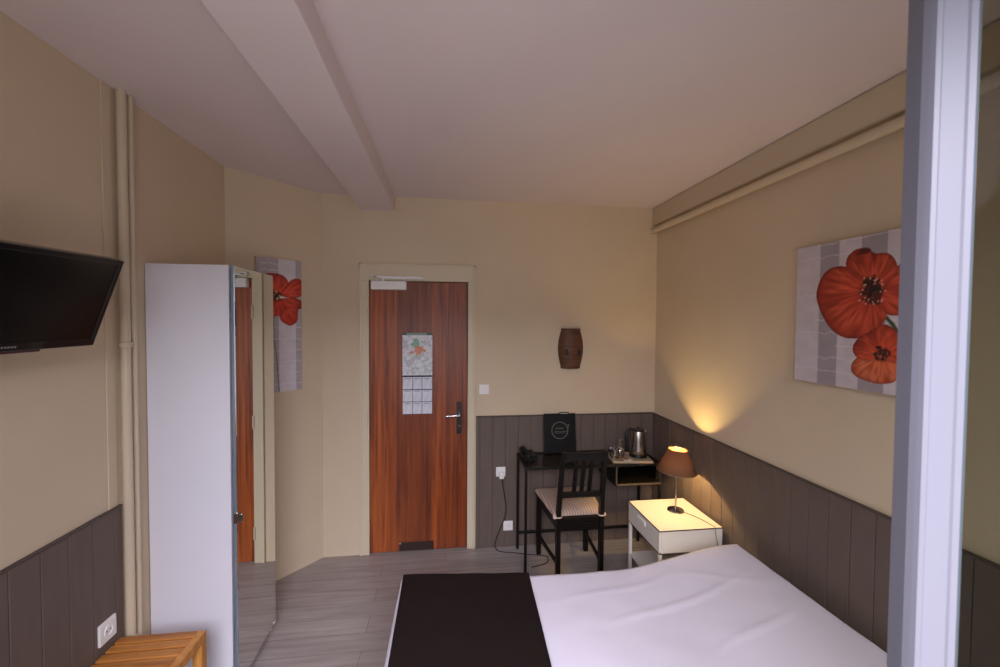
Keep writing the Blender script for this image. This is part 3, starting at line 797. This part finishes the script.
# ------------------------------------------------------------------ desk
dx0, dx1, dy0, dy1, dz = .535, 1.530, 2.762, 3.100, .742
q = .018
t = thing('desk', 'narrow black metal desk with a dark glass top against the back wall', 'desk', ((dx0 + dx1) / 2, (dy0 + dy1) / 2, 0))
for x in (dx0, dx1 - q):
    for y in (dy0, dy1 - q):
        b = B(); bx(b, x, x + q, y, y + q, 0, dz - q, .002); obj('leg', b, M_blackmetal, t)
b = B()
bx(b, dx0, dx1, dy0, dy0 + q, dz - q, dz, .002); bx(b, dx0, dx1, dy1 - q, dy1, dz - q, dz, .002)
bx(b, dx0, dx0 + q, dy0 + q, dy1 - q, dz - q, dz, .002); bx(b, dx1 - q, dx1, dy0 + q, dy1 - q, dz - q, dz, .002)
obj('top_frame', b, M_blackmetal, t)
b = B(); bx(b, dx0 + q, dx1 - q, dy0 + q, dy1 - q, dz - .008, dz - .002); obj('glass_top', b, M_deskglass, t)
b = B(); bx(b, dx0 + q, dx1 - q, dy1 - q, dy1, .115, .115 + q, .002); obj('back_stretcher', b, M_blackmetal, t)
# hanging compartment under the right end
cx0, cx1, cz0, cz1 = 1.186, 1.53, .588, dz - q
b = B()
bx(b, cx0, cx1 - q, dy0 + .002, dy1 - q, cz0, cz0 + .014, .001); bx(b, cx0, cx0 + .014, dy0 + .002, dy1 - q, cz0 + .014, cz1, .001)
bx(b, cx0 + .014, cx1 - q, dy1 - q - .012, dy1 - q, cz0 + .014, cz1, .001); bx(b, cx1 - q - .012, cx1 - q, dy0 + .02, dy1 - q - .012, cz0 + .014, cz1, .001)
obj('shelf_box', b, M_blackwood, t)
M_rail = mat('dark_brown_grey_edge', rgb(66, 56, 50), .4)  # plain brown-grey front edge, slightly lighter than the shelf box
b = B()
bx(b, cx0, cx1, dy0 - .004, dy0 + .004, cz0, cz0 + .013, .001); bx(b, cx0, cx0 + .012, dy0 - .004, dy0 + .004, cz0, cz1, .001)
obj('shelf_edge', b, M_rail, t)

# ------------------------------------------------------------------ chair
t = thing('desk_chair', 'black-brown wooden chair with a slatted back pulled up to the desk', 'chair', (.875, 2.79, 0))
cl, cr = .720, 1.010    # back post centres
fl_, fr_ = .690, 1.056  # front leg centres (under the desk)
yb, yf = 2.575, 3.005
def post(x, xt):
    b = B(); w = .030
    pts = [(x, yb + .004, 0), (x, yb, .22), (x, yb, .44), (x + (xt - x) * .3, yb - .010, .60), (x + (xt - x) * .7, yb - .035, .78), (xt, yb - .062, .905)]
    rings = []
    for i, (px, py, pz) in enumerate(curve_pts(pts, 4)):
        ww = w / 2; dd = .018 if pz < .5 else .018 - .006 * (pz - .5) / .4
        rings.append([b.verts.new((px + sx * ww * .9, py + sy * dd, pz)) for sx, sy in ((-1, -1), (1, -1), (1, 1), (-1, 1))])
    for r1, r2 in zip(rings, rings[1:]):
        for k in range(4): b.faces.new((r1[k], r1[(k + 1) % 4], r2[(k + 1) % 4], r2[k]))
    b.faces.new(rings[0][::-1]); b.faces.new(rings[-1]); return b
obj('leg', post(cl, cl + .018), M_blackwood, t); obj('leg', post(cr, cr + .002), M_blackwood, t)
for x in (fl_, fr_):
    b = B(); bx(b, x - .017, x + .017, yf - .017, yf + .017, 0, .44, .003); obj('leg', b, M_blackwood, t)
def back_y(z): return yb - .062 * max(0, (z - .5) / .405) ** 1.25
b = B()
# top rail with a gently arched lower edge
N = 16
for i in range(N):
    u0, u1 = i / N, (i + 1) / N
    x0 = cl + .028 + (cr - cl - .042) * u0; x1 = cl + .028 + (cr - cl - .042) * u1
    zb = .838 + .018 * math.sin(math.pi * (u0 + u1) / 2); bw = .012 * math.sin(math.pi * (u0 + u1) / 2)
    y = back_y(.87) - bw
    bx(b, x0, x1 + .0005, y - .008, y + .008, zb, .900, 0)
obj('top_rail', b, M_blackwood, t)
b = B(); bx(b, cl + .018, cr - .015, back_y(.63) - .009, back_y(.63) + .009, .600, .636, .002); obj('lower_rail', b, M_blackwood, t)
for x in (.818, .869, .919):
    b = B(); beam(b, (x - .001, back_y(.63), .632), (x + .002, back_y(.86) - .010, .862), .011, .026, up=Vector((1, 0, 0))); obj('back_slat', b, M_blackwood, t)
b = B(); seat = [(cl - .014, yb - .008), (cr + .014, yb - .008), (fr_ + .024, yf + .022), (fl_ - .024, yf + .022)]
poly_prism(b, seat, .440, .462); obj('seat', b, M_blackwood, t)
b = B()
beam(b, (cl, yb, .41), (cr, yb, .41), .045, .016, up=Vector((0, 1, 0))); beam(b, (fl_, yf, .41), (fr_, yf, .41), .045, .016, up=Vector((0, 1, 0)))
beam(b, (cl, yb, .41), (fl_, yf, .41), .016, .055); beam(b, (cr, yb, .41), (fr_, yf, .41), .016, .055)
obj('seat_frame', b, M_blackwood, t)
for xa, xb in ((cl, fl_), (cr, fr_)):
    b = B(); beam(b, (xa, yb, .165), (xb, yf, .135), .016, .026); obj('stretcher', b, M_blackwood, t)
for ch in t.children: ch.scale.z = 1.02
# cushion
t = thing('seat_cushion', 'thin striped beige cushion tied on the desk chair seat', 'cushion', (.88, 2.79, .462))
CUSH = t
b = B(); NXc, NYc = 26, 26; top = []; bot = []
for j in range(NYc + 1):
    v = j / NYc; rt, rb = [], []
    for i in range(NXc + 1):
        u = i / NXc
        xl = cl - .026 + (fl_ - .034 - cl + .026) * v; xr = cr + .026 + (fr_ + .034 - cr - .026) * v
        if v < .1: xl += .0; 
        x = xl + (xr - xl) * u; y = yb + .022 + (yf + .02 - yb - .022) * v
        e = min(u, 1 - u, v, 1 - v); p = 1 - math.exp(-e * 22)
        rt.append(b.verts.new((x, y, .470 + .026 * p + .002 * math.sin(i * 1.3) * p))); rb.append(b.verts.new((x, y, .464)))
    top.append(rt); bot.append(rb)
for j in range(NYc):
    for i in range(NXc):
        b.faces.new((top[j][i], top[j][i + 1], top[j + 1][i + 1], top[j + 1][i])); b.faces.new((bot[j][i], bot[j + 1][i], bot[j + 1][i + 1], bot[j][i + 1]))
for i in range(NXc):
    b.faces.new((bot[0][i], bot[0][i + 1], top[0][i + 1], top[0][i])); b.faces.new((bot[-1][i], top[-1][i], top[-1][i + 1], bot[-1][i + 1]))
for j in range(NYc):
    b.faces.new((bot[j][0], top[j][0], top[j + 1][0], bot[j + 1][0])); b.faces.new((bot[j][-1], bot[j + 1][-1], top[j + 1][-1], top[j][-1]))
obj('pad', b, M_cushion, t, smooth='auto')
M_tie = mat('pale_cushion_tie', rgb(206, 190, 172), .9)
for x, s in ((cl, -1), (cr, 1)):
    b = B(); tube(b, [(x + .022 * math.cos(k * math.pi / 8) * 1.0, yb + .023 * math.sin(k * math.pi / 8), .474) for k in range(17)], .004, 6, False)
    bx(b, x - s * .0 + s * .018, x + s * .030, yb - .012, yb + .006, .466, .482, .003)
    obj('tie', b, M_tie, t)

CUSH.location.z += .0105
# ------------------------------------------------------------------ things on the desk
# black menu folder standing on the desk
t = thing('information_folder', 'black folder with a round grey emblem standing upright on the desk', 'folder', (.867, 3.07, dz))
FM = Matrix.Translation((.867, 3.052, dz)) @ Matrix.Rotation(R(-7), 4, 'X')
b = B(); bx(b, -.128, .122, -.006, .006, 0, .300, .003, FM); fo = obj('cover', b, M_menu, t)
b = B(); bx(b, -.122, .116, .008, .014, .002, .296, .002, FM); obj('back_cover', b, M_menu, t)
b = B()
for r0 in (.064, .0615):
    tube(b, [FM @ Vector((-.004 + r0 * math.cos(a * math.pi / 24), -.0062, .172 + r0 * math.sin(a * math.pi / 24))) for a in range(49)], .0011, 5, False)
# word-like strokes in the ring
def stroke(pts, r=.0012): tube(b, [FM @ Vector((x, -.0063, z)) for x, z in curve_pts([(p[0], p[1], 0) for p in pts], 4) for x, z in [(x, z)]] if False else [FM @ Vector((p.x, -.0063, p.y)) for p in curve_pts([(p[0], p[1], 0) for p in pts], 4)], r, 5)
stroke([(-.040, .178), (-.030, .196), (-.022, .180), (-.012, .196), (-.006, .180), (.004, .194), (.014, .181), (.026, .192)])
stroke([(-.050, .160), (-.020, .163), (.010, .160), (.050, .166)], .0014); stroke([(-.040, .150), (.0, .152), (.040, .150)], .0009)
stroke([(.056, .210), (.064, .216), (.068, .206), (.060, .200), (.066, .192)], .0016)
obj('emblem', b, M_menuprint, t)
b = B(); bx(b, .0, .070, -.010, .016, .298, .310, .003, FM); cp = obj('clip', b, M_black, t)
b = B(); bx(b, .002, .062, -.0115, -.0095, .2995, .3035, 0, FM); obj('clip_edge', b, M_paper, cp)

# telephone
t = thing('telephone', 'black corded desk telephone at the left end of the desk', 'telephone', (.60, 2.985, dz))
PM = Matrix.Translation((.604, 2.965, dz)) @ Matrix.Rotation(R(12), 4, 'Z') @ Matrix.Scale(.82, 4)
b = B()
vs = [(-.062, -.075, 0), (.062, -.075, 0), (.062, .075, 0), (-.062, .075, 0), (-.060, -.072, .022), (.060, -.072, .022), (.058, .070, .055), (-.058, .070, .055)]
V = [b.verts.new(PM @ Vector(v)) for v in vs]
for f_ in ((0, 3, 2, 1), (4, 5, 6, 7), (0, 1, 5, 4), (1, 2, 6, 5), (2, 3, 7, 6), (3, 0, 4, 7)): b.faces.new([V[i] for i in f_])
bmesh.ops.bevel(b, geom=list(b.edges), offset=.004, segments=2, affect='EDGES'); obj('base', b, M_black, t)
b = B()
tube(b, [PM @ Vector(p) for p in curve_pts([(-.036, -.075, .040), (-.036, -.05, .062), (-.036, 0, .076), (-.036, .05, .082), (-.036, .078, .068)], 5)], [.015] * 5 + [.0125] * 10 + [.015] * 6, 12)
for y, z in ((-.068, .040), (.072, .064)):
    lathe(b, [(.020, -.012), (.024, -.004), (.022, .010), (.012, .014)], PM @ Vector((-.036, y, z)), 18)
obj('handset', b, M_black, t, smooth='auto')
b = B()
for i in range(3):
    for j in range(4): bx(b, .000 + i * .018, .012 + i * .018, -.05 + j * .02, -.037 + j * .02, .030 + j * .0045, .034 + j * .0045, .001, PM)
obj('keypad', b, mat('dark_grey_keys', rgb(58, 56, 56), .5), t)

# serving tray with kettle and glasses
TR = Matrix.Translation((1.330, 2.872, dz)) @ Matrix.Rotation(R(-6), 4, 'Z')
b = B()
bx(b, -.145, .145, -.105, .105, 0.000, .006, .002, TR)
for a in ((-.145, .145, -.105, -.098), (-.145, .145, .098, .105), (-.145, -.138, -.098, .098), (.138, .145, -.098, .098)): bx(b, *a, .005, .017, .002, TR)
o = obj('serving_tray', b, M_tray, loc=(1.3, 2.872, dz)); tag(o, 'pale rectangular tray under the kettle on the desk', 'tray')
kx, ky, kz = 1.420, 2.905, dz + .0065
t = thing('kettle', 'brushed steel electric kettle with black handle on the tray', 'kettle', (kx, ky, kz))
b = B(); lathe(b, [(.064, 0), (.066, .004), (.064, .016), (.056, .020)], (kx, ky, kz), 36); obj('power_base', b, M_black, t, smooth='auto')
b = B(); lathe(b, [(.056, .020), (.059, .026), (.058, .06), (.052, .13), (.046, .186), (.044, .192)], (kx, ky, kz), 40)
obj('body', b, M_steel, t, smooth='auto')
b = B(); lathe(b, [(.045, .190), (.044, .200), (.034, .207), (.012, .209), (.012, .216), (.004, .219)], (kx, ky, kz), 32); obj('lid', b, M_black, t, smooth='auto')
b = B(); tube(b, curve_pts([(kx - .040, ky - .004, kz + .200), (kx - .075, ky - .008, kz + .202), (kx - .098, ky - .01, kz + .165), (kx - .096, ky - .01, kz + .100), (kx - .082, ky - .008, kz + .052), (kx - .050, ky - .004, kz + .040)], 6), .0115, 12)
obj('handle', b, M_black, t, smooth=True)
b = B(); tube(b, [(kx + .036, ky, kz + .165), (kx + .058, ky, kz + .188)], [.018, .010], 14); obj('spout', b, M_steel, t, smooth='auto')
gx, gy = 1.275, 2.905
t = thing('wine_glass', 'clear stemmed glass turned upside down beside the kettle', 'glass', (gx, gy, kz))
b = B(); lathe(b, [(.030, 0), (.037, .03), (.036, .055), (.020, .080), (.006, .088)], (gx, gy, kz), 28, cap=False)
o = obj('bowl', b, M_tumbler, t, smooth=True); sm = o.modifiers.new('thick', 'SOLIDIFY'); sm.thickness = .0015
b = B(); lathe(b, [(.0055, .087), (.0045, .100), (.0055, .118), (.018, .122), (.026, .125), (.026, .127), (.0, .1275)], (gx, gy, kz), 24); obj('foot', b, M_tumbler, t, smooth='auto')
gx, gy = 1.222, 2.875
b = B(); lathe(b, [(.030, 0), (.034, .004), (.036, .075), (.0345, .075), (.032, .008), (.0, .007)], (gx, gy, kz), 28)
o = obj('tumbler', b, M_tumbler, smooth='auto', loc=(gx, gy, kz)); tag(o, 'small clear tumbler at the left end of the tray', 'glass')
for i, (x, y, a, m_, lab) in enumerate([(1.30, 2.815, 12, M_paper, 'white paper sachet lying at the front of the tray'), (1.275, 2.830, -25, mat('brown_sachet', rgb(150, 110, 78), .6), 'tan paper sachet lying beside the white one on the tray')]):
    b = B(); bx(b, -.03, .03, -.018, .018, 0, .006, .0025, Matrix.Translation((x, y, kz + (.0003 + .0062 * i))) @ Matrix.Rotation(R(a), 4, 'Z'))
    o = obj('sugar_sachet', b, m_, loc=(x, y, kz)); tag(o, lab, 'sachet')

# ------------------------------------------------------------------ lights
def area(name, loc, target, sx, sy, power, col):
    l = bpy.data.lights.new(name, 'AREA'); l.shape = 'RECTANGLE'; l.size = sx; l.size_y = sy; l.energy = power; l.color = col
    o = bpy.data.objects.new(name, l); C.objects.link(o); o.location = loc
    o.rotation_euler = (Vector(target) - Vector(loc)).to_track_quat('-Z', 'Y').to_euler(); return o
area('sky_light', (-.3, -2.4, 3.6), (.1, .2, 1.2), 4.5, 2.6, 780, (.87, .86, 1.0))
area('horizon_light', (-.2, -1.8, 1.45), (.1, 1, 1.75), 3.4, 1.6, 34, (.90, .92, 1.0))
area('ground_bounce', (-.2, -1.5, .4), (.1, .4, 1.9), 3.5, 1.4, 34, (1.0, .90, .84))
l = bpy.data.lights.new('lamp_bulb_light', 'POINT'); l.energy = 42.0; l.color = (1, .68, .25); l.shadow_soft_size = .018
o = bpy.data.objects.new('lamp_bulb_light', l); C.objects.link(o); o.location = (lx, ly, nz + .325)
w = bpy.data.worlds.new('sky'); bpy.context.scene.world = w; w.use_nodes = True
w.node_tree.nodes['Background'].inputs['Color'].default_value = (.75, .85, 1.0, 1); w.node_tree.nodes['Background'].inputs['Strength'].default_value = .6

# ------------------------------------------------------------------ camera
cam = bpy.data.cameras.new('camera'); co = bpy.data.objects.new('camera', cam); C.objects.link(co)
cam.sensor_width = 36; cam.lens = 413.44 / 1000 * 36; cam.clip_start = .02
yw, pt, rl = R(7.3374), R(1.6053), R(.3797)
fwd = Vector((math.sin(yw) * math.cos(pt), math.cos(yw) * math.cos(pt), -math.sin(pt)))
right = Vector((math.cos(yw), -math.sin(yw), 0)); up = right.cross(fwd)
r2 = right * math.cos(rl) + up * math.sin(rl); u2 = up * math.cos(rl) - right * math.sin(rl)
Mc = Matrix((r2, u2, -fwd)).transposed().to_4x4(); Mc.translation = (0, 0, 1.7427); co.matrix_world = Mc
cam.dof.use_dof = True; cam.dof.focus_distance = 2.6; cam.dof.aperture_fstop = 5.0
bpy.context.scene.camera = co
vs_ = bpy.context.scene.view_settings
vs_.view_transform = 'Standard'; vs_.look = 'None'; vs_.exposure = 0.0
bpy.context.scene.cycles.max_bounces = 10; bpy.context.scene.cycles.diffuse_bounces = 6
bpy.context.scene.cycles.use_denoising = True
